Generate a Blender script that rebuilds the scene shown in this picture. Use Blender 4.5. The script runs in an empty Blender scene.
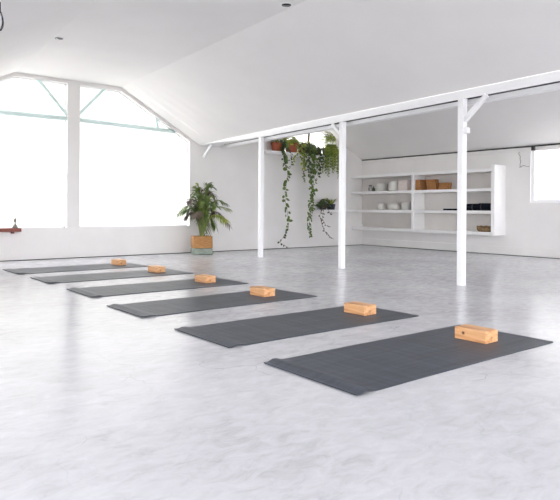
import bpy, math, random
from mathutils import Vector, Matrix
PI = math.pi
scene = bpy.context.scene
col = scene.collection
R = random.Random(7)

# ------------------------------------------------------------------ materials
def newmat(name):
    m = bpy.data.materials.new(name); m.use_nodes = True
    nt = m.node_tree; nt.nodes.clear()
    out = nt.nodes.new('ShaderNodeOutputMaterial')
    return m, nt, out
def N(nt, t, **k):
    n = nt.nodes.new(t)
    for a, b in k.items():
        if a in n.inputs: n.inputs[a].default_value = b
        else: setattr(n, a, b)
    return n
def L(nt, a, b): nt.links.new(a, b)
def coords(nt, scale=(1, 1, 1), kind='Object', rot=(0, 0, 0)):
    tc = N(nt, 'ShaderNodeTexCoord'); mp = N(nt, 'ShaderNodeMapping')
    mp.inputs['Scale'].default_value = scale; mp.inputs['Rotation'].default_value = rot
    L(nt, tc.outputs[kind], mp.inputs['Vector']); return mp.outputs['Vector']
def ramp(nt, fac, stops):
    r = N(nt, 'ShaderNodeValToRGB'); e = r.color_ramp.elements
    while len(e) < len(stops): e.new(.5)
    for i, (p, c) in enumerate(stops):
        e[i].position = p; e[i].color = (*c, 1) if len(c) == 3 else c
    L(nt, fac, r.inputs['Fac']); return r.outputs['Color']
def mat_noise(name, c1, c2, scale=8, rough=.6, vec_scale=(1, 1, 1), bump=.0, spec=.5, detail=4, sheen=0, distort=0):
    m, nt, out = newmat(name)
    b = N(nt, 'ShaderNodeBsdfPrincipled'); b.inputs['Roughness'].default_value = rough
    b.inputs['Specular IOR Level'].default_value = spec
    v = coords(nt, vec_scale)
    n = N(nt, 'ShaderNodeTexNoise'); n.inputs['Scale'].default_value = scale; n.inputs['Detail'].default_value = detail
    n.inputs['Distortion'].default_value = distort
    L(nt, v, n.inputs['Vector'])
    L(nt, ramp(nt, n.outputs['Fac'], [(.3, c1), (.7, c2)]), b.inputs['Base Color'])
    if bump:
        bp = N(nt, 'ShaderNodeBump'); bp.inputs['Strength'].default_value = bump; bp.inputs['Distance'].default_value = .01
        L(nt, n.outputs['Fac'], bp.inputs['Height']); L(nt, bp.outputs['Normal'], b.inputs['Normal'])
    L(nt, b.outputs['BSDF'], out.inputs['Surface'])
    return m
M = {}
M['wall'] = mat_noise('white_wall_paint', (.795, .775, .755), (.835, .815, .795), 2.2, .75, bump=.12, spec=.25)
M['ceil'] = mat_noise('white_ceiling_paint', (.835, .82, .805), (.865, .85, .835), 1.3, .8, bump=.03, spec=.2)
M['paint'] = mat_noise('white_gloss_paint', (.89, .89, .89), (.92, .92, .92), 5, .38, spec=.5)
M['shelfpaint'] = mat_noise('white_shelf_paint', (.87, .86, .85), (.89, .88, .87), 5, .5, spec=.35)
M['black'] = mat_noise('black_metal', (.012, .012, .013), (.02, .02, .022), 20, .45)
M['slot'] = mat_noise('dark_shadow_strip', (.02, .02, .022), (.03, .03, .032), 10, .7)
M['mint'] = mat_noise('mint_painted_steel', (.70, .86, .83), (.76, .90, .87), 6, .45)
M['terra'] = mat_noise('terracotta', (.30, .075, .035), (.42, .12, .055), 14, .8, bump=.1)
M['soil'] = mat_noise('dark_soil', (.025, .017, .012), (.06, .04, .028), 60, .95, bump=.6)
M['leaf'] = mat_noise('green_leaf', (.035, .085, .012), (.15, .22, .035), 11, .45)
M['leafy'] = mat_noise('yellow_green_leaf', (.15, .21, .02), (.38, .42, .06), 11, .5)
M['leafd'] = mat_noise('dark_green_leaf', (.018, .045, .014), (.06, .10, .03), 11, .45)
M['purple'] = mat_noise('dry_purple_leaf', (.05, .035, .025), (.15, .10, .075), 13, .6)
M['stem'] = mat_noise('green_stem', (.17, .22, .04), (.32, .36, .09), 15, .55)
M['bstem'] = mat_noise('brown_stem', (.06, .03, .02), (.12, .06, .035), 20, .8)
M['darkpot'] = mat_noise('dark_plastic', (.015, .02, .03), (.03, .035, .045), 10, .45)
M['basket_tan'] = mat_noise('woven_orange_straw', (.36, .16, .05), (.60, .32, .13), 12, .85, (1, 1, 9), .8)
M['basket_grey'] = mat_noise('woven_sage_straw', (.20, .24, .20), (.36, .40, .34), 12, .85, (1, 1, 9), .8)
M['beige'] = mat_noise('cell_shade_beige', (.66, .63, .60), (.70, .67, .64), 3, .7, spec=.25)  # beige with the shade of the shelf cells mixed in
M['cork'] = mat_noise('tan_cork', (.24, .10, .03), (.46, .22, .08), 30, .85, bump=.15)
M['ceramic'] = mat_noise('off_white_ceramic', (.66, .65, .60), (.74, .73, .69), 6, .35)
M['pinkish'] = mat_noise('pale_pink_cotton', (.66, .58, .54), (.76, .68, .64), 30, .9, bump=.3)
M['navy'] = mat_noise('black_rubber', (.006, .008, .014), (.012, .015, .024), 30, .9, bump=.2, spec=.15)
M['steelblue'] = mat_noise('blue_grey_rubber', (.09, .13, .19), (.26, .32, .40), 25, .6)
M['brown'] = mat_noise('mottled_brown_wicker', (.08, .045, .02), (.42, .28, .14), 22, .8, (1, 1, 2.5), .8)
M['tray'] = mat_noise('red_brown_wood', (.16, .035, .022), (.28, .07, .045), 18, .5, (1, 8, 8))
M['figure'] = mat_noise('grey_brass', (.20, .18, .15), (.34, .31, .27), 18, .35)
M['bark'] = mat_noise('grey_bark', (.03, .025, .022), (.06, .05, .045), 14, .9)
M['gravel'] = mat_noise('pale_gravel', (.42, .41, .38), (.62, .60, .57), 20, .95)
M['hall'] = mat_noise('downlight_lens', (.02, .02, .022), (.03, .03, .032), 9, .25)
M['lampglass'] = mat_noise('opal_glass', (.86, .86, .86), (.9, .9, .9), 3, .2)

def floor_mat():
    m, nt, out = newmat('polished_concrete')
    b = N(nt, 'ShaderNodeBsdfPrincipled')
    v = coords(nt)
    n1 = N(nt, 'ShaderNodeTexNoise'); n1.inputs['Scale'].default_value = .9; n1.inputs['Detail'].default_value = 9
    n1.inputs['Roughness'].default_value = .62; n1.inputs['Distortion'].default_value = .3
    L(nt, v, n1.inputs['Vector'])
    v2 = coords(nt, (1.6, 3.2, 1), rot=(0, 0, .9))
    n2 = N(nt, 'ShaderNodeTexNoise'); n2.inputs['Scale'].default_value = 4.6; n2.inputs['Detail'].default_value = 8
    n2.inputs['Roughness'].default_value = .72; n2.inputs['Distortion'].default_value = .7
    L(nt, v2, n2.inputs['Vector'])
    mix = N(nt, 'ShaderNodeMix', data_type='FLOAT'); mix.inputs['Factor'].default_value = .5
    L(nt, n1.outputs['Fac'], mix.inputs[2]); L(nt, n2.outputs['Fac'], mix.inputs[3])
    c = ramp(nt, mix.outputs[0], [(.33, (.44, .437, .455)), (.45, (.555, .555, .58)), (.55, (.615, .617, .645)), (.68, (.69, .692, .715))])
    # thin wandering trowel scratches
    nd = N(nt, 'ShaderNodeTexNoise'); nd.inputs['Scale'].default_value = 2.3; nd.inputs['Detail'].default_value = 3
    L(nt, v, nd.inputs['Vector'])
    mv = N(nt, 'ShaderNodeMix', data_type='RGBA'); mv.inputs['Factor'].default_value = .28
    L(nt, v, mv.inputs[6]); L(nt, nd.outputs['Color'], mv.inputs[7])
    vo = N(nt, 'ShaderNodeTexVoronoi', feature='DISTANCE_TO_EDGE'); vo.inputs['Scale'].default_value = 3.1
    L(nt, mv.outputs[2], vo.inputs['Vector'])
    line = ramp(nt, vo.outputs['Distance'], [(0, (1, 1, 1)), (.012, (0, 0, 0))])
    msk = N(nt, 'ShaderNodeTexNoise'); msk.inputs['Scale'].default_value = 1.7
    L(nt, v, msk.inputs['Vector'])
    mk = ramp(nt, msk.outputs['Fac'], [(.52, (0, 0, 0)), (.68, (1, 1, 1))])
    mm = N(nt, 'ShaderNodeMath', operation='MULTIPLY'); L(nt, line, mm.inputs[0]); L(nt, mk, mm.inputs[1])
    ms = N(nt, 'ShaderNodeMath', operation='MULTIPLY'); ms.inputs[1].default_value = .6; L(nt, mm.outputs[0], ms.inputs[0])
    cm = N(nt, 'ShaderNodeMix', data_type='RGBA'); L(nt, ms.outputs[0], cm.inputs['Factor'])
    L(nt, c, cm.inputs[6]); cm.inputs[7].default_value = (.30, .30, .32, 1)
    L(nt, cm.outputs[2], b.inputs['Base Color'])
    rr = N(nt, 'ShaderNodeMapRange'); rr.inputs['From Min'].default_value = .3; rr.inputs['From Max'].default_value = .7
    rr.inputs['To Min'].default_value = .15; rr.inputs['To Max'].default_value = .27
    L(nt, n2.outputs['Fac'], rr.inputs['Value']); L(nt, rr.outputs[0], b.inputs['Roughness'])
    b.inputs['Specular IOR Level'].default_value = .42
    bp = N(nt, 'ShaderNodeBump'); bp.inputs['Strength'].default_value = .05; bp.inputs['Distance'].default_value = .004
    L(nt, n2.outputs['Fac'], bp.inputs['Height']); L(nt, bp.outputs['Normal'], b.inputs['Normal'])
    L(nt, b.outputs['BSDF'], out.inputs['Surface'])
    return m
M['floor'] = floor_mat()

def mat_rubber(name='slate_grey_mat_rubber'):
    m, nt, out = newmat(name)
    b = N(nt, 'ShaderNodeBsdfPrincipled'); b.inputs['Roughness'].default_value = .46; b.inputs['Specular IOR Level'].default_value = .62
    v = coords(nt, (1.5, 26, 1)); v2 = coords(nt, (26, 1.5, 1)); v3 = coords(nt, (300, 300, 300))
    a = N(nt, 'ShaderNodeTexNoise'); a.inputs['Scale'].default_value = 1; a.inputs['Detail'].default_value = 3; L(nt, v, a.inputs['Vector'])
    c = N(nt, 'ShaderNodeTexNoise'); c.inputs['Scale'].default_value = 1; c.inputs['Detail'].default_value = 3; L(nt, v2, c.inputs['Vector'])
    mx = N(nt, 'ShaderNodeMix', data_type='FLOAT'); mx.inputs['Factor'].default_value = .5
    L(nt, a.outputs['Fac'], mx.inputs[2]); L(nt, c.outputs['Fac'], mx.inputs[3])
    L(nt, ramp(nt, mx.outputs[0], [(.38, (.024, .030, .044)), (.62, (.062, .073, .098))]), b.inputs['Base Color'])
    w = N(nt, 'ShaderNodeTexNoise'); w.inputs['Scale'].default_value = 1; L(nt, v3, w.inputs['Vector'])
    bp = N(nt, 'ShaderNodeBump'); bp.inputs['Strength'].default_value = .25; bp.inputs['Distance'].default_value = .002
    L(nt, w.outputs['Fac'], bp.inputs['Height']); L(nt, bp.outputs['Normal'], b.inputs['Normal'])
    L(nt, b.outputs['BSDF'], out.inputs['Surface'])
    return m
M['mat'] = mat_rubber()

def wood(name, knot=None):
    m, nt, out = newmat(name)
    b = N(nt, 'ShaderNodeBsdfPrincipled'); b.inputs['Roughness'].default_value = .5
    v = coords(nt, (16, 1.6, 30))
    n = N(nt, 'ShaderNodeTexNoise'); n.inputs['Scale'].default_value = 1.3; n.inputs['Detail'].default_value = 5; n.inputs['Distortion'].default_value = .6
    L(nt, v, n.inputs['Vector'])
    c = ramp(nt, n.outputs['Fac'], [(.30, (.42, .17, .06)), (.45, (.66, .33, .14)), (.62, (.80, .47, .24))])
    if knot:
        tc = N(nt, 'ShaderNodeTexCoord'); vm = N(nt, 'ShaderNodeVectorMath', operation='DISTANCE')
        L(nt, tc.outputs['Object'], vm.inputs[0]); vm.inputs[1].default_value = knot
        kf = ramp(nt, vm.outputs['Value'], [(.006, (1, 1, 1)), (.014, (0, 0, 0))])
        mx = N(nt, 'ShaderNodeMix', data_type='RGBA'); L(nt, kf, mx.inputs['Factor'])
        L(nt, c, mx.inputs[6]); mx.inputs[7].default_value = (.09, .03, .012, 1); c = mx.outputs[2]
    L(nt, c, b.inputs['Base Color']); L(nt, b.outputs['BSDF'], out.inputs['Surface'])
    return m
M['wood'] = wood('pale_orange_pine')
M['woodk'] = wood('pale_orange_pine_with_knot', (-.071, .05, .045))

def glass(name, milk):
    m, nt, out = newmat(name)
    t = N(nt, 'ShaderNodeBsdfTransparent'); t.inputs['Color'].default_value = (.97, .98, .98, 1)
    tr = N(nt, 'ShaderNodeBsdfTranslucent'); tr.inputs['Color'].default_value = (.95, .96, .97, 1)
    g = N(nt, 'ShaderNodeBsdfGlossy'); g.inputs['Roughness'].default_value = .03
    n = N(nt, 'ShaderNodeTexNoise'); n.inputs['Scale'].default_value = .8
    mr = N(nt, 'ShaderNodeMapRange'); mr.inputs['To Min'].default_value = max(0, milk - .05); mr.inputs['To Max'].default_value = milk + .05
    L(nt, n.outputs['Fac'], mr.inputs['Value'])
    a = N(nt, 'ShaderNodeMixShader'); L(nt, mr.outputs[0], a.inputs[0])
    L(nt, t.outputs[0], a.inputs[1]); L(nt, tr.outputs[0], a.inputs[2])
    b = N(nt, 'ShaderNodeMixShader'); b.inputs[0].default_value = .05
    L(nt, a.outputs[0], b.inputs[1]); L(nt, g.outputs[0], b.inputs[2])
    L(nt, b.outputs[0], out.inputs['Surface'])
    return m
M['glass'] = glass('clear_window_glass', .05)
M['hazy'] = glass('hazy_window_glass', .28)
M['jar'] = glass('clear_jar_glass', .25)

# ------------------------------------------------------------------ mesh helpers
class MB:
    def __init__(s): s.v = []; s.f = []; s.m = []; s.cur = 0
    def add(s, vs, fs):
        o = len(s.v); s.v += [tuple(p) for p in vs]; s.f += [tuple(i + o for i in f) for f in fs]; s.m += [s.cur] * len(fs)
    def box(s, a, b):
        x0, y0, z0 = a; x1, y1, z1 = b
        s.add([(x0,y0,z0),(x1,y0,z0),(x1,y1,z0),(x0,y1,z0),(x0,y0,z1),(x1,y0,z1),(x1,y1,z1),(x0,y1,z1)],
              [(0,3,2,1),(4,5,6,7),(0,1,5,4),(1,2,6,5),(2,3,7,6),(3,0,4,7)]); return s
    def prism(s, pts, vec):                                      # polygon of 3D points extruded by vec
        n = len(pts); vec = Vector(vec)
        a = [Vector(p) for p in pts]
        s.add(a + [p + vec for p in a], [tuple(range(n - 1, -1, -1)), tuple(range(n, 2 * n))] + [(i, (i + 1) % n, n + (i + 1) % n, n + i) for i in range(n)]); return s
    def bar(s, a, b, w, h=None, up=(0, 0, 1)):
        a, b = Vector(a), Vector(b); h = h or w; d = (b - a).normalized(); u = Vector(up)
        if abs(d.dot(u)) > .99: u = Vector((1, 0, 0))
        r = d.cross(u).normalized(); u = r.cross(d)
        q = [r * w / 2 + u * h / 2, -r * w / 2 + u * h / 2, -r * w / 2 - u * h / 2, r * w / 2 - u * h / 2]
        return s.prism([a + p for p in q], b - a)
    def tube(s, pts, rad, n=6):
        pts = [Vector(p) for p in pts]; k = len(pts)
        rs = rad if isinstance(rad, (list, tuple)) else [rad] * k
        vs = []; ref = None
        for i, p in enumerate(pts):
            d = (pts[min(i + 1, k - 1)] - pts[max(i - 1, 0)]).normalized()
            if ref is None: ref = d.orthogonal().normalized()
            ref = (ref - d * ref.dot(d)).normalized(); c = d.cross(ref)
            for j in range(n):
                a = 2 * PI * j / n; vs.append(p + (ref * math.cos(a) + c * math.sin(a)) * rs[i])
        fs = [(i*n+j, i*n+(j+1)%n, (i+1)*n+(j+1)%n, (i+1)*n+j) for i in range(k-1) for j in range(n)]
        fs += [tuple(range(n-1, -1, -1)), tuple(range((k-1)*n, k*n))]
        s.add(vs, fs); return s
    def lathe(s, prof, c=(0, 0, 0), n=24, sides=None, rot=0):      # prof: (r, z); closed profile rings
        vs = []; n = sides or n
        for r, z in prof:
            for j in range(n):
                a = 2 * PI * j / n + rot; vs.append((c[0] + r * math.cos(a), c[1] + r * math.sin(a), c[2] + z))
        k = len(prof)
        fs = [(i*n+j, i*n+(j+1)%n, (i+1)*n+(j+1)%n, (i+1)*n+j) for i in range(k-1) for j in range(n)]
        fs += [tuple(range(n-1, -1, -1)), tuple(range((k-1)*n, k*n))]
        s.add(vs, fs); return s
    def build(s, name, mat, parent=None, bevel=0, smooth=False, loc=None):
        me = bpy.data.meshes.new(name); me.from_pydata([tuple(p) for p in s.v], [], s.f)
        for m in (mat if isinstance(mat, (list, tuple)) else [mat]): me.materials.append(m)
        for p, i in zip(me.polygons, s.m): p.material_index = i; p.use_smooth = smooth
        me.validate(); me.update()
        o = bpy.data.objects.new(name, me); col.objects.link(o)
        if parent: o.parent = parent
        if loc: o.location = loc
        if bevel:
            b = o.modifiers.new('Bevel', 'BEVEL'); b.width = bevel; b.segments = 2; b.limit_method = 'ANGLE'; b.angle_limit = .6
        return o
def B(a, b): return MB().box(a, b)
def thing(name, label, cat, loc=(0, 0, 0), rz=0, group=None):
    o = bpy.data.objects.new(name, None); col.objects.link(o); o.empty_display_size = .1
    o.location = loc; o.rotation_euler = (0, 0, rz); return tag(o, label, cat, group)
def tag(o, label, cat, group=None):
    o['label'] = label; o['category'] = cat
    if group: o['group'] = group
    return o
def struct(o, label=None):
    o['kind'] = 'structure'
    if label: o['label'] = label
    return o
def copy_tree(o, parent=None):
    c = o.copy(); col.objects.link(c); c.parent = parent
    for ch in list(o.children): copy_tree(ch, c)
    return c

# ------------------------------------------------------------------ room shell
D, W = 10.016, 10.533            # end wall plane y=D, shelf wall plane x=W
XL, YB = -2.6, -3.4              # left wall, wall behind the camera
ZC = 3.03
bx = lambda y: 5.4545 + .0855 * y        # valley beam line
er = lambda y: 4.283 + .0555 * (y - D)   # right edge of the flat ceiling
el = lambda y: 2.494 + .0555 * (y - D)   # left edge of the flat ceiling
VL = .80                                  # left valley

struct(B((XL, YB, -.12), (W + .2, D + .2, 0)).build('floor', M['floor']), 'polished grey concrete floor')

# ceiling: centre bay (slope, flat, slope), side bay, left bay
c = MB()
NY = 8
ys = [YB + (8.0 - YB) * i / NY for i in range(NY + 1)] + [8.4, 8.7, 9.0, 9.25, 9.5, 9.75, D]
def strip(fa, fb):
    vs = []
    for y in ys: vs += [fa(y), fb(y)]
    c.add(vs, [(2*i, 2*i+2, 2*i+3, 2*i+1) for i in range(len(ys) - 1)])
    c.add([(x, y, z + .06) for x, y, z in vs], [(2*i, 2*i+1, 2*i+3, 2*i+2) for i in range(len(ys) - 1)])
def slope_lo(y):
    t = max(0, (y - 8.2) / (D - 8.2)); return (bx(y) - .41 * t * t, y, 2.236 - .121 * t * t)
strip(lambda y: (er(y), y, ZC), slope_lo)
strip(lambda y: (el(y), y, ZC), lambda y: (er(y), y, ZC))
strip(lambda y: (VL, y, ZC - .5 * (el(y) - VL)), lambda y: (el(y), y, ZC))
struct(c.build('ceiling', M['ceil'], smooth=False), 'white plastered ceiling with a flat centre between two slopes')
c = MB()
zl = lambda y: ZC - .5 * (el(y) - VL)
strip(lambda y: (XL, y, 2.35), lambda y: (VL, y, zl(y)))
struct(c.build('ceiling', M['ceil']), 'white ceiling of the left bay')
c = MB()
strip(lambda y: (8.62, y, ZC), lambda y: (W, y, 2.08))
strip(lambda y: (7.95, y, ZC), lambda y: (8.62, y, ZC))
strip(lambda y: (bx(y) + .2, y, 2.2), lambda y: (7.95, y, ZC))
struct(c.build('ceiling', M['ceil']), 'grey-white sloping ceiling of the shelf bay')

# end wall: dado below the sill, piers, gable strips
SILL = .525
def prof(x):                                # ceiling height along the end wall
    P = [(XL, 2.35), (VL, zl(D)), (2.494, ZC), (4.283, ZC), (5.90, 2.115), (6.51, 2.2), (7.95, ZC), (8.62, ZC), (W, 2.08)]
    for (a, za), (b, zb) in zip(P, P[1:]):
        if x <= b: return za + (zb - za) * (x - a) / (b - a)
    return P[-1][1]
T = .22
wb = MB()
wb.box((XL, D - .03, 0), (W, D + T, SILL - .025))
wb.box((XL, D - .03, SILL - .025), (5.72, D + T, SILL))
wb.box((5.72, D, SILL - .025), (W, D + T, SILL))
def wallpoly(xs, z0, top=lambda x: prof(x) + .03):
    pts = [(xs[0], D, z0), (xs[-1], D, z0)] + [(x, D, top(x)) for x in reversed(xs)]
    wb.prism(pts, (0, T, 0))
wallpoly([XL, -1.9], SILL); wallpoly([-1.9, VL, 1.0], 2.1)
wallpoly([.95, VL + .3], SILL)
wallpoly([3.335, 3.55], SILL)                                         # pier between the windows
wallpoly([5.70, 5.90, 6.31, 6.51, 7.95, 8.06], SILL)
wallpoly([8.06, 8.62, 9.62], SILL, lambda x: 2.09)
wallpoly([9.62, W], SILL)
def gstrip(xs, h):
    for a, b in zip(xs, xs[1:]):
        wb.prism([(a, D, prof(a) - h), (b, D, prof(b) - h), (b, D, prof(b) + .05), (a, D, prof(a) + .05)], (0, T, 0))
gstrip([1.1, 2.494, 3.335], .06); gstrip([3.55, 4.283, 5.70], .065); gstrip([8.06, 8.62, 9.62], .05)
struct(wb.build('wall_back', M['wall']), 'white end wall with a low dado under two large gable windows')

# shelf wall (x = W) with a window opening
WY0, WY1, WZ0, WZ1 = 3.2, 5.70, 1.01, 2.06
wr = MB()
wr.box((W, YB, 0), (W + T, D + T, WZ0)); wr.box((W, WY1, WZ0), (W + T, D + T, 2.16))
wr.box((W, YB, WZ0), (W + T, WY0, 2.16)); wr.box((W, WY0, WZ1), (W + T, WY1, 2.16))
struct(wr.build('wall_right', M['wall']), 'white side wall behind the shelving')
struct(B((W - .022, YB, 0), (W, D - .03, .165)).build('baseboard_right', M['wall'], bevel=.004))
struct(B((W - .02, YB, 1.985), (W, D, 2.062)).build('trim_1', M['wall'], bevel=.004), 'flat white cornice board along the top of the shelf wall')
struct(B((W - .03, YB, 2.064), (W, D, 2.084)).build('trim_2', M['slot']), 'thin dark strip between shelf wall and ceiling')

struct(B((XL, D - .036, 0), (W, D - .03, .011)).build('trim_8', M['slot']), 'thin dark gap where the end wall meets the floor')
struct(B((W - .030, YB, 0), (W - .022, D - .036, .011)).build('trim_9', M['slot']), 'thin dark gap where the shelf wall meets the floor')
# left wall and wall behind the camera, both with big windows
wl = MB(); LY = [(-2.6, 0.2), (1.0, 4.2)]
wl.box((XL - T, YB, 0), (XL, D + T, .35)); wl.box((XL - T, YB, 2.2), (XL, D + T, 2.45))
yy = [YB] + [v for p in LY for v in p] + [D + T]
for i in range(0, len(yy), 2): wl.box((XL - T, yy[i], .35), (XL, yy[i + 1], 2.2))
struct(wl.build('wall_left', M['wall']))
wf = MB(); BX = [(-2.0, 1.2), (1.7, 5.0), (5.8, 9.8)]
wf.box((XL - T, YB - T, 0), (W + T, YB, .25)); wf.box((XL - T, YB - T, 2.15), (W + T, YB, 3.2))
xx = [XL - T] + [v for p in BX for v in p] + [W + T]
for i in range(0, len(xx), 2): wf.box((xx[i], YB - T, .25), (xx[i + 1], YB, 2.15))
struct(wf.build('wall_front', M['wall']))

# windows --------------------------------------------------------------
def gable_window(name, xs, h, z0, gl, label, frame=.035):
    root = bpy.data.objects.new(name, None); col.objects.link(root); struct(root, label)
    pts = [(xs[0], z0), (xs[-1], z0)] + [(x, prof(x) - h) for x in reversed(xs)]
    MB().prism([(x, D + .12, z) for x, z in pts], (0, .008, 0)).build('glass_pane', gl, root)
    f = MB(); n = len(pts)
    for i in range(n):
        a, b = pts[i], pts[(i + 1) % n]
        f.bar((a[0], D + .12, a[1]), (b[0], D + .12, b[1]), frame, .06, up=(0, 1, 0))
    f.build('window_frame', M['paint'], root)
    return root
w1 = gable_window('window_1', [1.1, 2.494, 3.335], .06, SILL, M['glass'], 'large white gable window on the left with mint steel braces')
w2 = gable_window('window_2', [3.55, 4.283, 5.70], .065, SILL, M['glass'], 'large white gable window right of the pier with mint steel braces')
w3 = gable_window('window_3', [8.06, 8.62, 9.62], .05, 2.09, M['glass'], 'small bright gable window behind the hanging plants')
yb = D + .06
MB().tube([(1.1, yb, 2.37), (3.335, yb, 2.375)], .042, 10).build('transom', M['mint'], w1, smooth=True)
MB().bar((3.335, yb, 2.44), (2.86, yb, 2.98), .055, .05).build('brace', M['mint'], w1)
MB().tube([(3.55, yb, 2.375), (5.40, yb, 2.335)], .042, 10).build('transom', M['mint'], w2, smooth=True)
MB().bar((3.55, yb, 2.475), (4.0, yb, 2.975), .055, .05).build('brace', M['mint'], w2)
MB().bar((4.995, yb, 2.60), (5.04, yb, 2.35), .045, .045).build('brace', M['mint'], w2)
def rect_window(name, plane, a, b, z0, z1, c, gl, mull=0, label=None, fw=.05):
    root = bpy.data.objects.new(name, None); col.objects.link(root); struct(root, label)
    P = (lambda s, t, o=0: (c + o, s, t)) if plane == 'x' else (lambda s, t, o=0: (s, c + o, t))
    def bx3(s0, t0, s1, t1, o0, o1):
        p, q = P(s0, t0, o0), P(s1, t1, o1)
        return tuple(map(min, zip(p, q))), tuple(map(max, zip(p, q)))
    B(*bx3(a, z0, b, z1, -.004, .004)).build('glass_pane', gl, root)
    f = MB()
    for q in ((a, z0, b, z0 + fw), (a, z1 - fw, b, z1), (a, z0 + fw, a + fw, z1 - fw), (b - fw, z0 + fw, b, z1 - fw)): f.box(*bx3(*q, -.03, .03))
    for i in range(mull):
        s = a + (b - a) * (i + 1) / (mull + 1); f.box(*bx3(s - fw / 2, z0 + fw, s + fw / 2, z1 - fw, -.03, .03))
    f.build('window_frame', M['paint'], root)
    return root
rect_window('window_4', 'x', WY0, WY1, WZ0, WZ1, W + .07, M['hazy'], 1, 'bright hazy window in the shelf wall at the right edge', .06)
for i, (a, b) in enumerate(LY): rect_window('window_%d' % (5 + i), 'x', a, b, .35, 2.2, XL - .12, M['glass'], 2)
for i, (a, b) in enumerate(BX): rect_window('window_%d' % (8 + i), 'y', a, b, .25, 2.15, YB - .12, M['glass'], 2)
rect_window('window_11', 'y', -1.9, .95, SILL, 2.1, D + .12, M['glass'], 2)

# valley beam, its shadow gap, its rear purlin
ZB = 2.137
def beam(name, o0, o1, z0, z1, mat, y0=YB, y1=D, **k):
    return struct(MB().prism([(bx(y0) + o0, y0, z0), (bx(y0) + o1, y0, z0), (bx(y0) + o1, y0, z1), (bx(y0) + o0, y0, z1)],
                  (bx(y1) - bx(y0), y1 - y0, 0)).build(name, mat, **k))
beam('trim_3', 0, .03, ZB, 2.236, M['paint'], bevel=.003)['label'] = 'white valley beam carried by the posts'
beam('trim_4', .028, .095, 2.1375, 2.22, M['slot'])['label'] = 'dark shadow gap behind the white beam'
beam('trim_5', .095, .20, 2.088, 2.22, M['paint'])['label'] = 'white purlin behind the beam'
# soffit where the slope meets the end wall
sw = MB(); vs = []; yw = [8.0, 8.4, 8.7, 9.0, 9.25, 9.5, 9.75, D]
for y in yw:
    xa, _, za = slope_lo(y); zb_ = min(ZB - .001, za - .012); xb = max(bx(y) + .05, xa + .05)
    vs += [(xa - .001, y, za + .004), (xa - .001, y, zb_), (xb, y, zb_), (xb, y, za + .004)]
fs = [(4*i+a, 4*i+(a+1) % 4, 4*i+4+(a+1) % 4, 4*i+4+a) for i in range(len(yw) - 1) for a in range(4)] + [(3, 2, 1, 0), (4*len(yw)-4, 4*len(yw)-3, 4*len(yw)-2, 4*len(yw)-1)]
sw.add(vs, fs); struct(sw.build('trim_6', M['paint']), 'white soffit wedge at the end of the beam')
struct(MB().bar((6.09, D - .155, 2.115), (5.99, D - .03, 1.87), .045, .045).build('trim_7', M['paint'], bevel=.003), 'short white diagonal brace on the end wall')

# posts ------------------------------------------------------------------
def post(x, y, label, h):
    t = thing('support_post', label, 'post', (x, y, 0), math.atan(-.0855), 'white posts under the beam')
    s = .037
    B((-s, -s, 0), (s, s, h)).build('post_shaft', M['paint'], t, bevel=.004)
    B((-s - .003, -s - .003, h - .012), (s + .003, s + .003, h - .002)).build('cap_plate', M['paint'], t)
    return t
pn = post(5.795, 3.953, 'nearest white square post, with a brace towards the viewer and a small box on it', 2.135)
MB().bar((0, -.03, 1.885), (0, -.33, 2.128), .05, .05, up=(1, 0, 0)).build('brace', M['paint'], pn, bevel=.003)
B((-.03, -.085, 1.735), (.03, -.037, 1.80)).build('junction_box', M['paint'], pn, bevel=.004)
pm = post(5.995, 6.10, 'middle white square post, in front of the hanging fern, short brace behind it', 2.135)
MB().bar((0, .03, 1.95), (0, .24, 2.128), .045, .045, up=(1, 0, 0)).build('brace', M['paint'], pm, bevel=.003)
pf = post(6.20, 8.36, 'farthest white square post, left of the terracotta pots, without a visible brace', 2.135)

# small things on ceiling and wall ----------------------------------------
def downlight(x, y, z, label, tilt=0):
    t = thing('ceiling_downlight', label, 'ceiling light', (x, y, z), 0, 'recessed ceiling spotlights')
    t.rotation_euler = (0, tilt, 0)
    MB().lathe([(.07, 0), (.07, -.005), (.056, -.008), (.052, -.004), (.052, 0)]).build('trim_ring', M['paint'], t, smooth=True)
    MB().lathe([(.052, -.001), (.051, -.008), (.001, -.009)]).build('lens', M['hall'], t, smooth=True)
downlight(2.43, 7.64, ZC, 'small recessed spotlight in the ceiling above the left window')
downlight(3.90, 4.83, ZC, 'small recessed spotlight near the fold of the ceiling at the top')

# wire-caged pendant lamp at the upper left edge
lx, ly, lz = .919, 4.125, 2.09
t = thing('pendant_lamp', 'caged white pendant lamp half out of frame in the top left corner', 'lamp', (lx, ly, lz))
MB().lathe([(.018, .10), (.02, .04), (.024, .035), (.012, .03)], n=16).build('lamp_socket', M['black'], t, smooth=True)
MB().lathe([(.004, .05), (.014, .03), (.024, 0), (.028, -.03), (.023, -.052), (.010, -.068), (.001, -.07)], n=20).build('bulb', M['lampglass'], t, smooth=True)
for k in range(6):
    a = k * PI / 3 + .16
    MB().tube([(r * .8 * math.cos(a), r * .8 * math.sin(a), z) for r, z in ((.018, .04), (.03, .03), (.042, 0), (.046, -.03), (.042, -.055), (.028, -.08), (.0, -.088))], .003, 6).build('cage_wire', M['black'], t, smooth=True)
zt = ZC - .5 * (el(ly) - lx)
MB().tube([(0, 0, .09), (0, 0, zt - lz)], .003, 6).build('cord', M['paint'], t)
MB().lathe([(.04, zt - lz + .03), (.04, zt - lz - .015), (.03, zt - lz - .03)], n=20).build('canopy', M['paint'], t)

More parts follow.
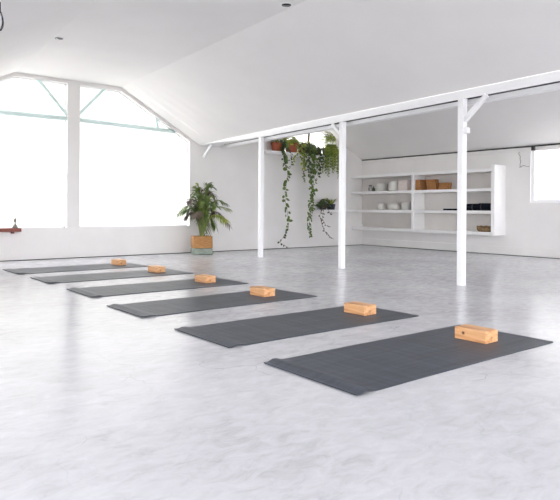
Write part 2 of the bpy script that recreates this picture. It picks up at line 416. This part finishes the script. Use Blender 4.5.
t = thing('blind_bracket', 'small black bracket under the ceiling strip above the right window', 'bracket', (W - .03, 5.62, 2.064))
B((-.05, -.025, -.075), (.03, .025, 0)).build('bracket_body', M['black'], t, bevel=.006)
MB().tube([(-.02, -.03, -.04), (-.02, .03, -.04)], .016, 10).build('pin', M['black'], t)
ck = [(5.93, 2.04), (5.915, 1.99), (5.935, 1.95), (5.90, 1.90), (5.905, 1.85), (5.89, 1.80), (5.905, 1.74), (5.895, 1.70), (5.915, 1.69), (5.88, 1.70), (5.84, 1.725), (5.80, 1.715), (5.76, 1.70), (5.72, 1.70)]
o = MB().tube([(W - .003, y, z) for y, z in ck], .0055, 5).build('wall_crack', M['figure'])  # thin grey tube drawn for the jagged crack in the wall
tag(o, 'thin crooked grey crack in the wall left of the right window', 'crack')

# shelving -----------------------------------------------------------------
F = 10.143
su = thing('wall_shelf', 'wide white open shelving unit fixed along the side wall', 'shelf', (W, 6.195, .385))
def sb(name, a, b): return B(tuple(Vector(a) - su.location), tuple(Vector(b) - su.location)).build(name, M['shelfpaint'], su, bevel=.004)
ye = D - .002
SH = [(.385, .445), (.80, .86), (1.235, 1.293), (1.617, 1.675)]
for z0, z1 in SH: sb('shelf_board', (F, 6.27, z0), (W - .001, ye, z1))
back = B((W - .012 - su.location.x, .075, .06), (W - .001 - su.location.x, ye - su.location.y, 1.232)).build('cell_shade_panel', M['beige'], su)  # added panel; shade inside the open cells is put into its darker colour
back['label'] = 'added back panel, its beige darkened for the shade in the cells'
sb('side_panel', (F - .006, 6.195, .385), (W - .001, 6.27, 1.742))
for z0, z1 in zip(SH, SH[1:]): sb('divider', (F + .004, 8.125, z0[1]), (W - .001, 8.195, z1[0]))

# things on the shelves
def pot_w(x, y, z, r, h, label, kind=0, mat='ceramic', name='ceramic_pot', cat='pot'):
    t = thing(name, label, cat, (x, y, z), 0, 'pale pots on the left shelves')
    if kind == 0:
        MB().lathe([(r * .82, 0), (r * .97, h * .15), (r, h * .5), (r * .96, h * .92), (r * .93, h), (r * .86, h), (r * .88, h * .9), (r * .88, h * .2), (.002, h * .12)]).build('pot_body', M[mat], t, smooth=True)
        MB().lathe([(r * .90, h * .965), (r * .985, h * .965), (r * .985, h * 1.0), (r * .90, h * 1.0)], n=24).build('rim', M[mat], t, smooth=False)
    else:
        MB().lathe([(r * .55, 0), (r * .85, h * .12), (r, h * .42), (r * .9, h * .72), (r * .55, h * .86)]).build('pot_body', M[mat], t, smooth=True)
        MB().lathe([(r * .58, h * .86), (r * .5, h * .93), (r * .1, h * .97), (.012, h * 1.0), (.028, h * 1.06), (.026, h * 1.13), (.003, h * 1.17)]).build('lid', M[mat], t, smooth=True)
    return t
z = 1.293
t = thing('glass_jar', 'small clear glass jar with a dark lid, leftmost on the second board', 'jar', (10.33, 9.56, z))
MB().lathe([(.045, 0), (.05, .01), (.05, .10), (.035, .125)], n=20).build('jar_body', M['jar'], t, smooth=True)
MB().lathe([(.036, .125), (.036, .155), (.002, .157)], n=20).build('lid', M['darkpot'], t)
t = thing('small_bottle', 'little dark green bottle between the glass jar and the first pale pot', 'bottle', (10.30, 9.43, z))
MB().lathe([(.035, 0), (.038, .01), (.036, .07), (.014, .09), (.014, .11)], n=16).build('bottle_body', M['leafd'], t, smooth=True)
MB().lathe([(.016, .11), (.016, .125), (.002, .126)], n=12).build('cap', M['figure'], t)
pot_w(10.33, 9.215, z, .125, .18, 'pale round pot next to the small jar on the upper shelf')
pot_w(10.34, 8.82, z, .145, .215, 'widest pale round pot, in the middle of the upper shelf')
t = thing('storage_box', 'pale pinkish cloth box against the shelf divider', 'box', (10.34, 8.50, z), 0)
B((-.12, -.13, 0), (.12, .13, .20)).build('box_body', M['pinkish'], t, bevel=.02)
B((-.125, -.135, .19), (.125, .135, .23)).build('lid', M['pinkish'], t, bevel=.01)
z = .86
pot_w(10.33, 9.22, z, .105, .15, 'smallest pale round pot, leftmost on the lower shelf')
pot_w(10.33, 8.83, z, .15, .17, 'pale squat pot with a knobbed lid on the lower shelf', 1)
pot_w(10.33, 8.47, z, .11, .175, 'pale pot tight beside the divider on the lower shelf')

def cork(x, y, z, rz, label, up=0):
    t = thing('cork_block', label, 'yoga block', (x, y, z), rz, 'tan cork blocks stacked on the shelf')
    B((-.0375 * (1 if up else 0) - (0 if up else .07), -.115, 0), (.0375 if up else .07, .115, .14 if up else .074)).build('cork_body', M['cork'], t, bevel=.006)
z = 1.293
lab = 'cork block lying flat across the shelf, %s of the leftmost stack'
for k, w in enumerate(('bottom', 'middle', 'top')): cork(10.29, 8.035, z + .0745 * k, PI / 2 , lab % w)
cork(10.29, 7.72, z, 0, 'cork block set lengthwise, bottom of the second stack')
cork(10.29, 7.735, z + .0745, .04, 'cork block set lengthwise, middle of the second stack')
cork(10.29, 7.75, z + .149, -.03, 'cork block set lengthwise, top of the second stack')
cork(10.33, 7.46, z, .08, 'cork block at the right end of the row, lower one')
cork(10.33, 7.45, z + .0745, -.05, 'cork block at the right end of the row, upper one')

def roll(x, y, z, r, ln, label, m, m2, rz=0):
    t = thing('rolled_mat', label, 'yoga mat', (x, y, z), rz, 'rolled mats on the shelf')
    MB().tube([(0, -ln / 2, r), (0, ln / 2, r)], r, 24).build('roll_body', M[m], t, smooth=False, bevel=.008)
    sp = [(r * .93 * (1 - a / 16) * math.cos(a), -ln / 2 - .002, r + r * .93 * (1 - a / 16) * math.sin(a)) for a in [i * .35 for i in range(42)]]
    MB().tube(sp, .004, 4).build('spiral_end', M[m2], t)
    MB().tube([(0, ln * .2, r), (0, ln * .26, r)], r + .003, 24).build('strap', M[m2 if m2 != 'steelblue' else 'black'], t)
roll(10.35, 6.65, .86, .068, .56, 'long black rolled mat at the back of the shelf beside the post', 'navy', 'black')
roll(10.212, 6.43, .86, .072, .28, 'short black rolled mat with a blue-grey end at the shelf corner', 'navy', 'steelblue')
t = thing('folded_mat', 'flat black folded mat left of the nearest post on the lower shelf', 'yoga mat', (10.30, 7.16, .86))
B((-.14, -.22, 0), (.14, .22, .018)).build('lower_fold', M['navy'], t, bevel=.006)
B((-.14, -.20, .018), (.14, .22, .036)).build('upper_fold', M['navy'], t, bevel=.006)
t = thing('wicker_basket', 'low mottled brown wicker basket on the bottom board', 'basket', (10.30, 6.50, .445))
b = MB(); b.lathe([(.10, 0), (.125, .03), (.135, .07), (.128, .10), (.118, .10), (.115, .03), (.002, .02)], n=24)
b.v = [(x * .85, y * 1.25, zz) for x, y, zz in b.v]; b.build('basket_body', M['brown'], t, smooth=True)
b = MB(); b.tube([(.125 * .85 * math.cos(a), .13 * 1.22 * math.sin(a), .104 + .006 * math.sin(a * 9)) for a in [i * 2 * PI / 36 for i in range(37)]], .011, 6); b.build('rim', M['brown'], t, smooth=True)

# yoga mats and blocks -------------------------------------------------------
def yoga_mat(x, y, rz, label, w=.70, ln=1.83, corner=.0, curl=.012):
    t = thing('yoga_mat', label, 'yoga mat', (x, y, .001), rz, 'dark grey yoga mats rolled out in a row')
    nx, ny = 60, 14; vs = []; th = .005
    def z(i, j):
        dx = ln * i / nx; s = j / ny
        q = curl * 1.25 * math.exp(-((dx - .075) / .032) ** 2) + .003 * (1 - min(1, dx / .02))
        q += corner * math.exp(-(dx / .05) ** 2) * math.exp(-(s * w / .07) ** 2)
        q += .003 * math.exp(-((ln - dx) / .05) ** 2) * (.5 + .5 * math.sin(s * 5))
        return q
    for i in range(nx + 1):
        for j in range(ny + 1):
            xx = ln * i / nx; yy2 = w * j / ny + .004 * math.sin(xx * 2.3 + j * .0)
            vs.append((xx, yy2, z(i, j) + th))
    n = len(vs); vs += [(a, b, c2 - th) for a, b, c2 in vs]
    k = ny + 1; fs = []
    for i in range(nx):
        for j in range(ny):
            a = i * k + j; fs.append((a, a + k, a + k + 1, a + 1)); fs.append((n + a, n + a + 1, n + a + k + 1, n + a + k))
    for i in range(nx):
        a = i * k; fs.append((a, n + a, n + a + k, a + k)); a = i * k + ny; fs.append((a, a + k, n + a + k, n + a))
    for j in range(ny):
        a = j; fs.append((a, a + 1, n + a + 1, n + a)); a = nx * k + j; fs.append((a, n + a, n + a + 1, a + 1))
    m = MB(); m.add(vs, fs); o = m.build('mat_body', M['mat'], t, smooth=True)
    o.modifiers.new('Edge', 'EDGE_SPLIT').split_angle = .7
    return t
mats = [((1.945, 1.875), .0, 1.82, .71, .0, .014), ((1.985, 3.00), .0, 1.83, .69, .0, .009),
        ((2.0, 4.23), .02, 1.86, .69, .006, .010), ((2.06, 5.47), .004, 1.83, .71, .006, .010),
        ((2.05, 6.74), .008, 1.86, .70, .012, .009), ((2.02, 7.91), .022, 1.82, .70, .012, .009)]
mlabels = ['dark grey yoga mat nearest to the viewer, its left end creased', 'dark grey yoga mat, second from the viewer',
           'dark grey yoga mat, third from the viewer, front corner slightly raised', 'dark grey yoga mat, third from the windows and fourth from the viewer',
           'dark grey yoga mat, second from the windowed end wall', 'dark grey yoga mat nearest to the windowed end wall']
for (p, a, ln, w, cn, cu), lb in zip(mats, mlabels): yoga_mat(*p, a, lb, w, ln, cn, cu)

blabels = ['pine block with a dark knot on the mat nearest to the viewer', 'pine block on the second mat from the viewer',
           'pine block on the third mat from the viewer', 'pine block on the fourth mat from the viewer',
           'pine block on the second mat from the end wall', 'pine block on the mat nearest to the end wall']
blocks = [((3.412, 2.212), .0), ((3.515, 3.36), .01), ((3.462, 4.633), .0), ((3.548, 5.86), .03), ((3.585, 7.17), .04), ((3.575, 8.40), .02)]
for i, ((x, y), a) in enumerate(blocks):
    t = thing('wooden_block', blabels[i], 'yoga block', (x, y, .0062), a, 'wooden blocks lying on the yoga mats')
    B((-.07, -.117, 0), (.07, .117, .078)).build('block_body', M['woodk' if i == 0 else 'wood'], t, bevel=.005)

# tray on the left sill ------------------------------------------------------
t = thing('small_shelf', 'small red-brown wooden shelf fixed under the left window sill', 'shelf', (2.32, D - .03, .45))
B((-.25, -.13, .018), (.25, 0, .075)).build('shelf_board', M['tray'], t, bevel=.004)
B((-.19, -.10, -.01), (-.16, 0, .018)).build('bracket', M['tray'], t, bevel=.003)
B((.12, -.10, -.01), (.15, 0, .018)).build('bracket', M['tray'], t, bevel=.003)
t = thing('figurine', 'little grey metal figurine standing on the small red-brown shelf', 'figurine', (2.49, D - .09, .525))
MB().lathe([(.045, 0), (.042, .02), (.035, .045), (.022, .06)], n=18).build('figurine_base', M['figure'], t, smooth=True)
MB().lathe([(.018, .06), (.012, .075), (.014, .095), (.024, .11), (.024, .135), (.014, .155), (.002, .17)], n=18).build('figurine_body', M['figure'], t, smooth=True)

# ------------------------------------------------------------------ plants
def leaflet(m, base, d, up, ln, w, droop):
    """slender arching leaflet: 4 cross sections, folded along the midrib"""
    d = d.normalized(); side = d.cross(up).normalized(); nrm = side.cross(d)
    vs = []
    for s, ww in ((0, .25), (.3, 1), (.65, .85), (1, .04)):
        p = base + d * ln * s + Vector((0, 0, -droop * ln * s * s))
        vs += [p - side * w * ww * .5 + nrm * w * .12 * ww, p - nrm * w * .1 * ww, p + side * w * ww * .5 + nrm * w * .12 * ww]
    fs = []
    for i in range(3):
        a = i * 3; fs += [(a, a + 1, a + 4, a + 3), (a + 1, a + 2, a + 5, a + 4)]
    m.add(vs, fs)
def palm(root, z0):
    for k in range(38):
        az = k * 2.399 + R.uniform(-.3, .3)
        inner = k / 38
        H = .50 + (1 - inner) * .56 * R.uniform(.85, 1.08)             # height reached
        out = (.12 + .56 * inner) * R.uniform(.8, 1.15)
        drop = inner * (.55 if k % 3 == 1 else .16) * R.uniform(.5, 1.2)
        ca, sa = math.cos(az), math.sin(az)
        if sa > 0: out *= .5
        pts = []; n = 12
        for i in range(n + 1):
            s = i / n
            r = .03 + out * s ** 1.45
            zz = z0 + H * math.sin(min(s * 1.25, 1) * PI / 2) - drop * max(0, s - .5) ** 1.4 * 2.6
            pts.append(Vector((ca * r, sa * r, zz)))
        dry = k % 7 == 3 or (k > 27 and k % 2)
        m = MB(); m.cur = 0; m.tube(pts, [.007 - .0045 * i / n for i in range(n + 1)], 5); m.cur = 1
        for i in range(3, n + 1):
            for h in (0, .5):
                if i + h > n: continue
                p = pts[i] if h == 0 else pts[i].lerp(pts[i + 1], h)
                d = (pts[min(i + 1, n)] - pts[i - 1]).normalized()
                s = (i + h) / n; ll = .20 * (1 - abs(s - .62) * 1.25) * R.uniform(.8, 1.15)
                for sd in (-1, 1):
                    sv = d.cross(Vector((ca, sa, .6)).normalized()).normalized() * sd
                    leaflet(m, p, d * 1.1 + sv * .9 + Vector((0, 0, R.uniform(-.1, .25))), Vector((ca * .3, sa * .3, 1)), ll, .021, .35 + .5 * inner)
        lm = M['purple'] if dry else (M['leafy'] if k % 5 == 1 else M['leaf'])
        m.v = [(x, min(y, .395 - .02 * R.random()), zz) for x, y, zz in m.v]
        m.build('frond', [M['stem'] if not dry else M['purple'], lm], root)
t = thing('potted_palm', 'tall feathery palm in an orange and sage woven basket by the end wall', 'plant', (5.72, 9.58, 0))
def sqring(prof_):
    m = MB(); m.lathe(prof_, sides=4, rot=PI / 4); return m
q = 1.414
m = sqring([(.182 * q, 0), (.186 * q, .02), (.176 * q, .12)]); m.build('basket_foot', M['basket_grey'], t, bevel=.02)
m = sqring([(.177 * q, .121), (.176 * q, .20), (.172 * q, .33), (.158 * q, .33), (.155 * q, .27), (.01, .27)]); m.build('basket_body', M['basket_tan'], t, bevel=.015)
m = MB(); e = .166
m.tube([(e, e, .33), (-e, e, .33), (-e, -e, .33), (e, -e, .33), (e, e, .33)], .012, 6); m.build('basket_rim', M['basket_tan'], t, smooth=True)
B((-.150, -.150, .268), (.150, .150, .29)).build('soil', M['soil'], t)
for ch in t.children: ch.rotation_euler.z = -.36
palm(t, .28)

def round_leaf(m, p, nrm, tip, r, pointy=1.25):
    nrm = nrm.normalized(); tip = (tip - nrm * tip.dot(nrm)).normalized(); s = nrm.cross(tip)
    vs = [p + nrm * r * .05]
    n = 9
    for i in range(n):
        a = 2 * PI * i / n
        rr = r * (1 + (pointy - 1) * max(0, math.cos(a)) ** 3)
        vs.append(p + tip * rr * (math.cos(a) * 1.0 + .55) + s * r * .85 * math.sin(a) - nrm * r * .12 * abs(math.sin(a)))
    vs[0] = p + tip * r * .5 + nrm * r * .06
    m.add(vs, [(0, 1 + i, 1 + (i + 1) % n) for i in range(n)])
def vine(root, path, name, leafm, density=26, r0=.026, r1=.042, spread=.035, stem='bstem', y0=0):
    """path: list of (x, y, z) relative to the root"""
    P = [Vector(p) for p in path]; m = MB(); m.cur = 0
    fine = []
    for a, b in zip(P, P[1:]):
        k = max(2, int((b - a).length / .05))
        for i in range(k): fine.append(a.lerp(b, i / k) + Vector((R.uniform(-.006, .006), R.uniform(-.006, .006), 0)))
    fine.append(P[-1]); m.tube(fine, .0035, 5); m.cur = 1
    tot = sum((b - a).length for a, b in zip(P, P[1:])); n = int(tot * density)
    for i in range(n):
        s = i / n * (len(fine) - 1); k = int(s); p = fine[k].lerp(fine[min(k + 1, len(fine) - 1)], s - k)
        a = R.uniform(-PI, 0) if R.random() < .8 else R.uniform(0, PI)
        d = Vector((math.cos(a), math.sin(a) * .7, R.uniform(-.6, .3)))
        nr = Vector((R.uniform(-.7, .5), -1, R.uniform(-.1, .9)))
        taper = 1 - .35 * (i / n)
        round_leaf(m, p + d * spread * R.uniform(.1, 1), nr, d + Vector((0, 0, -.6)), R.uniform(r0, r1) * taper)
    return m.build(name, [M[stem], M[leafm]], root)
def clump(root, name, mat, c, rx, ry, rz, n, r0, r1, up=.5):
    m = MB(); c = Vector(c)
    for i in range(n):
        v = Vector((R.gauss(0, .5), R.gauss(0, .5), abs(R.gauss(0, .5))))
        if v.length > 1: v.normalize()
        p = c + Vector((v.x * rx, min(v.y * ry, .07), v.z * rz))
        round_leaf(m, p, v + Vector((0, -.5, up)), v + Vector((R.uniform(-.5, .5), R.uniform(-.5, .5), R.uniform(-.4, .6))), R.uniform(r0, r1))
    return m.build(name, M[mat], root)
def blades(root, name, mat, c, n, ln, w, spread, droop, zup=1.0, ybias=0):
    m = MB(); c = Vector(c)
    for i in range(n):
        a = R.uniform(0, 2 * PI); d = Vector((math.cos(a) * spread, math.sin(a) * spread + ybias, zup)) 
        leaflet(m, c + Vector((R.uniform(-.04, .04), R.uniform(-.03, .03), 0)), d, Vector((math.cos(a), math.sin(a), .2)), ln * R.uniform(.6, 1.1), w, droop * R.uniform(.6, 1.2))
    return m.build(name, M[mat], root)
def arch(root, name, mat, c, n, ln, w, az, sp, rise=.6, lf=.06):
    """fern fronds: arching rachis with short pinnae hanging over the ledge"""
    m = MB(); c = Vector(c)
    for i in range(n):
        a = az + R.uniform(-sp, sp); L_ = ln * R.uniform(.7, 1.1); ca, sa = math.cos(a), math.sin(a)
        pts = []
        for k in range(13):
            s = k / 12; pts.append(c + Vector((ca * .24 * min(1, s * 1.7) * L_ / .5, sa * .22 * min(1, s * 1.8) ** .8, rise * .22 * math.sin(min(1, s * 2.2) * PI / 2 * 1.0) - L_ * max(0, s - .30) ** 1.15 * 1.4)))
        m.tube(pts, .003, 4)
        for k in range(2, 13):
            d = (pts[min(k + 1, 12)] - pts[k - 1]).normalized(); sv = d.cross(Vector((0, -1, .2))).normalized()
            for sd in (-1, 1):
                leaflet(m, pts[k], d * .8 + sv * sd, Vector((0, -1, .3)), lf * (1.1 - k / 16), .016, .2)
    return m.build(name, M[mat], root)
def pot(root, r, h, mat='terra', c=(0, 0)):
    MB().lathe([(r * .70, 0), (r * .92, h * .78), (r * .93, h * .80), (r * .82, h * .80), (r * .6, h * .1), (.002, h * .1)], (*c, 0)).build('plant_pot', M[mat], root, smooth=False)
    MB().lathe([(r * .93, h * .74), (r * 1.0, h * .76), (r * 1.0, h), (r * .88, h), (r * .88, h * .76)], (*c, 0)).build('pot_rim', M[mat], root)
    MB().lathe([(r * .86, h * .80), (r * .86, h * .88), (.003, h * .9)], (*c, 0)).build('soil', M['soil'], root)

LZ, LF = 2.09, D - .30
struct_ledge = B((7.34, LF, 2.035), (9.68, D - .001, LZ)).build('wall_ledge', M['shelfpaint'], bevel=.004)
tag(struct_ledge, 'long white plant shelf high on the end wall between the posts', 'shelf')
py = LF + .14
# 1: small succulent in terracotta
t = thing('potted_succulent', 'pale succulent in the leftmost terracotta pot on the high shelf', 'plant', (7.70, py, LZ))
pot(t, .115, .185)
blades(t, 'leaves', 'leafy', (0, 0, .17), 26, .15, .03, .6, .2)
clump(t, 'foliage', 'purple', (-.02, -.02, .18), .10, .08, .08, 22, .018, .03)
# 2: trailing vine beside it
t = thing('trailing_plant', 'round-leaved vine hanging to the floor below the left pots', 'plant', (7.84, py, LZ))
pot(t, .10, .16)
clump(t, 'foliage', 'leafd', (0, -.02, .16), .13, .10, .10, 60, .025, .042)
pa = [(7.80, 2.27), (7.79, 2.14), (7.81, 1.8), (7.9, 1.66), (7.87, 1.48), (7.82, 1.27), (7.82, 1.06), (7.88, .84), (7.93, .63), (7.91, .44), (7.77, .25), (7.66, .17), (7.83, .08), (7.95, .025)]
def rel(path, t, y): return [(x - t.location.x, y - t.location.y, zz - t.location.z) for x, zz in path]
vy = LF - .035
vine(t, rel(pa[:10], t, vy), 'vine', 'leaf', 20, .036, .060, .045)
vine(t, rel(pa[9:], t, vy), 'vine', 'leafd', 14, .026, .036, .012)
vine(t, rel([(7.78, 2.25), (7.74, 2.1), (7.78, 1.9), (7.84, 1.72)], t, vy - .01), 'vine', 'leafd', 34, .02, .036, .05)
vine(t, rel([(7.84, 2.25), (7.95, 2.1), (7.98, 1.85), (7.93, 1.72)], t, vy - .01), 'vine', 'leafd', 22, .02, .036, .045)
# 3: pothos in terracotta
t = thing('potted_pothos', 'yellow-green pothos in the second terracotta pot, trailing over the shelf', 'plant', (8.13, py, LZ))
pot(t, .165, .20)
clump(t, 'foliage', 'leafy', (-.03, -.03, .18), .21, .14, .17, 110, .03, .052)
vine(t, rel([(8.14, 2.28), (8.15, 2.08), (8.06, 1.95), (8.0, 1.8)], t, vy), 'vine', 'leafy', 30, .022, .036, .03, 'stem')
vine(t, rel([(8.26, 2.28), (8.30, 2.1), (8.34, 1.83), (8.28, 1.72)], t, vy), 'vine', 'leafy', 42, .03, .045, .07, 'stem')
vine(t, rel([(8.30, 2.27), (8.33, 2.08), (8.36, 1.83), (8.32, 1.61), (8.38, 1.44)], t, vy - .01), 'vine', 'leaf', 40, .022, .036, .05)
# 4: long box with ivy
t = thing('planter_box', 'brown planter with a stake and a dense ivy curtain hanging mid-wall', 'plant', (8.66, py, LZ))
B((-.27, -.10, 0), (.27, .10, .15)).build('planter_body', M['bstem'], t, bevel=.01)
B((-.25, -.08, .15), (.25, .08, .158)).build('soil', M['soil'], t)
MB().tube([(-.05, 0, .12), (-.03, 0, .40), (.0, 0, .68)], .022, 8).build('stake', M['bstem'], t)
clump(t, 'foliage', 'leafd', (-.08, -.03, .14), .32, .12, .12, 130, .026, .045)
clump(t, 'foliage', 'leafy', (-.15, -.06, .15), .22, .10, .12, 50, .024, .04)
pbv = [(8.56, 2.27), (8.58, 2.12), (8.61, 1.84), (8.54, 1.55), (8.58, 1.29), (8.56, 1.07), (8.53, .8), (8.50, .58), (8.53, .27)]
vine(t, rel(pbv, t, vy), 'vine', 'leaf', 60, .026, .044, .055)
vine(t, rel([(8.62, 2.26), (8.66, 2.05), (8.70, 1.75), (8.62, 1.5), (8.60, 1.15), (8.58, .85), (8.48, .75), (8.44, .6)], t, vy - .015), 'vine', 'leaf', 34, .024, .042, .06)
vine(t, rel([(8.50, 2.26), (8.47, 2.0), (8.50, 1.72), (8.52, 1.45)], t, vy - .01), 'vine', 'leafd', 46, .026, .044, .07)
vine(t, rel([(8.76, 2.26), (8.80, 2.0), (8.76, 1.78), (8.74, 1.6)], t, vy), 'vine', 'leafd', 46, .026, .044, .07)
vine(t, rel([(8.88, 2.26), (8.93, 2.0), (8.92, 1.80)], t, vy), 'vine', 'leafd', 40, .024, .04, .05)
# 5: fern
t = thing('hanging_fern', 'bright green fern drooping from the high shelf beside the middle post', 'plant', (9.22, py, LZ))
pot(t, .15, .17, 'darkpot')
arch(t, 'fronds', 'leafy', (0, -.02, .16), 30, .62, .02, -PI / 2, 1.15, .35, .085)
arch(t, 'fronds', 'leaf', (0, -.02, .16), 26, .72, .02, -PI / 2, .9, .3, .08)
arch(t, 'fronds', 'leafy', (-.02, 0, .16), 6, .28, .02, -PI / 2, 1.5, 1.4, .06)
# 6: tall slender plant against the window
t = thing('potted_plant', 'airy plant with slender arching leaves against the high window', 'plant', (9.52, py + .03, LZ))
pot(t, .11, .16)
for k in range(5):
    a = PI + (k - 2) * .55; hh = .34 + .08 * (k % 2)
    m = MB(); pts = [Vector((math.cos(a) * .42 * s ** 1.4, -.06 * s, .14 + hh * math.sin(min(1, s * 1.2) * PI / 2) - .12 * s ** 3)) for s in [i / 8 for i in range(9)]]
    m.tube(pts, .004, 5)
    for i in range(4, 9):
        for sd in (-1, 1): leaflet(m, pts[i], (pts[i] - pts[i - 1]).normalized() + Vector((0, sd * .5, sd * .7)), Vector((0, -1, .3)), .14, .026, .3)
    m.build('frond', M['leafy'], t)

# corner ledge with dark pots
kx = 9.0
o = B((8.98, D - .22, .80), (10.143, D - .001, .858)).build('corner_ledge', M['shelfpaint'], bevel=.02)
tag(o, 'small white ledge low on the end wall left of the shelving', 'shelf')
t = thing('potted_spider_plant', 'spiky yellow-green plant in a dark pot on the small low ledge', 'plant', (9.36, D - .12, .858))
MB().lathe([(.085, 0), (.11, .13), (.10, .13), (.08, .03), (.002, .02)]).build('plant_pot', M['darkpot'], t)
MB().lathe([(.095, .10), (.002, .11)]).build('soil', M['soil'], t)
blades(t, 'leaves', 'leafy', (0, 0, .11), 40, .30, .026, .7, .35)
t = thing('trailing_plant', 'dark purple-leaved trailing plant at the left end of the small low ledge', 'plant', (9.10, D - .13, .858))
MB().lathe([(.075, 0), (.095, .11), (.085, .11), (.07, .03), (.002, .02)]).build('plant_pot', M['darkpot'], t)
MB().lathe([(.08, .085), (.002, .095)]).build('soil', M['soil'], t)
clump(t, 'foliage', 'leafd', (-.02, -.03, .07), .17, .12, .13, 80, .022, .038)
clump(t, 'foliage', 'leafd', (.04, -.02, .09), .15, .10, .16, 50, .022, .036)
vy2 = D - .27
vine(t, rel([(9.0, .97), (8.93, .86), (8.88, .72), (8.93, .55), (9.03, .38), (9.2, .24), (9.32, .18)], t, vy2), 'vine', 'purple', 16, .018, .028, .02)
vine(t, rel([(9.05, .97), (8.98, .80), (8.96, .66), (9.06, .50), (9.22, .47)], t, vy2), 'vine', 'purple', 16, .016, .026, .02)
vine(t, rel([(9.12, .95), (9.16, .82), (9.20, .74), (9.24, .80)], t, vy2), 'vine', 'purple', 20, .018, .028, .02)

# ------------------------------------------------------------------ outside
struct(B((-40, -40, -.45), (50, 50, -.30)).build('ground', M['gravel']), 'pale gravel ground outside')
t = thing('bare_shrub', 'washed-out leafless shrub seen through the right-hand window', 'shrub', (12.9, 5.9, -.30))
def twig(m, p, d, ln, r, dep):
    q = p + d * ln; m.tube([p, p.lerp(q, .5) + Vector((R.uniform(-.02, .02), R.uniform(-.02, .02), 0)), q], [r, r * .85, r * .7], 5)
    if dep:
        for _ in range(3):
            e = (d + Vector((R.uniform(-.7, .7), R.uniform(-.7, .7), R.uniform(-.3, .5)))).normalized()
            twig(m, p.lerp(q, R.uniform(.5, 1)), e, ln * R.uniform(.6, .8), r * .62, dep - 1)
for k in range(7):
    m = MB(); a = k * .9
    twig(m, Vector((.1 * math.cos(a), .3 * math.sin(a), 0)), Vector((math.cos(a) * .35, math.sin(a) * .6, 1)).normalized(), .75, .02, 4)
    m.build('branch', M['bark'], t)

# ------------------------------------------------------------------ light
w = bpy.data.worlds.new('World'); scene.world = w; w.use_nodes = True
nt = w.node_tree; nt.nodes.clear()
out = nt.nodes.new('ShaderNodeOutputWorld'); bg = nt.nodes.new('ShaderNodeBackground')
tc = nt.nodes.new('ShaderNodeTexCoord'); sp = nt.nodes.new('ShaderNodeSeparateXYZ')
nt.links.new(tc.outputs['Generated'], sp.inputs[0])
mr = nt.nodes.new('ShaderNodeMapRange'); mr.inputs['From Min'].default_value = -.8; mr.inputs['From Max'].default_value = .8
dt = nt.nodes.new('ShaderNodeVectorMath'); dt.operation = 'DOT_PRODUCT'; dt.inputs[1].default_value = (.5, .87, 0)
nt.links.new(tc.outputs['Generated'], dt.inputs[0]); nt.links.new(dt.outputs['Value'], mr.inputs['Value'])
cr = nt.nodes.new('ShaderNodeValToRGB'); cr.color_ramp.elements[0].color = (.965, .965, 1.025, 1); cr.color_ramp.elements[1].color = (.165, .160, .152, 1)
nt.links.new(mr.outputs[0], cr.inputs['Fac']); nt.links.new(cr.outputs['Color'], bg.inputs['Color'])
bg.inputs['Strength'].default_value = 11.5
nt.links.new(bg.outputs[0], out.inputs['Surface'])

# ------------------------------------------------------------------ camera
f, cy, yaw, roll_, hc = 584.89, 209.41, .6709, -.0073, .855
fw = Vector((math.sin(yaw), math.cos(yaw), 0)); rt = Vector((math.cos(yaw), -math.sin(yaw), 0)); up = Vector((0, 0, 1))
cs, sn = math.cos(roll_), math.sin(roll_)
r2 = rt * cs - up * sn; u2 = rt * sn + up * cs
cam = bpy.data.cameras.new('Camera'); co = bpy.data.objects.new('Camera', cam); col.objects.link(co)
mt = Matrix((r2, u2, -fw)).transposed().to_4x4(); mt.translation = Vector((0, 0, hc)); co.matrix_world = mt
cam.sensor_fit = 'HORIZONTAL'; cam.sensor_width = 36; cam.lens = f * 36 / 560
cam.shift_y = -(250 - cy) / 560; cam.clip_start = .05; cam.clip_end = 200
scene.camera = co
vs_ = scene.view_settings; vs_.view_transform = 'Standard'; vs_.look = 'None'; vs_.gamma = 1; vs_.exposure = .09
vs_.use_curve_mapping = False
scene.cycles.use_denoising = True
scene.cycles.max_bounces = 12; scene.cycles.diffuse_bounces = 8; scene.cycles.transparent_max_bounces = 16
scene.cycles.sample_clamp_indirect = 8
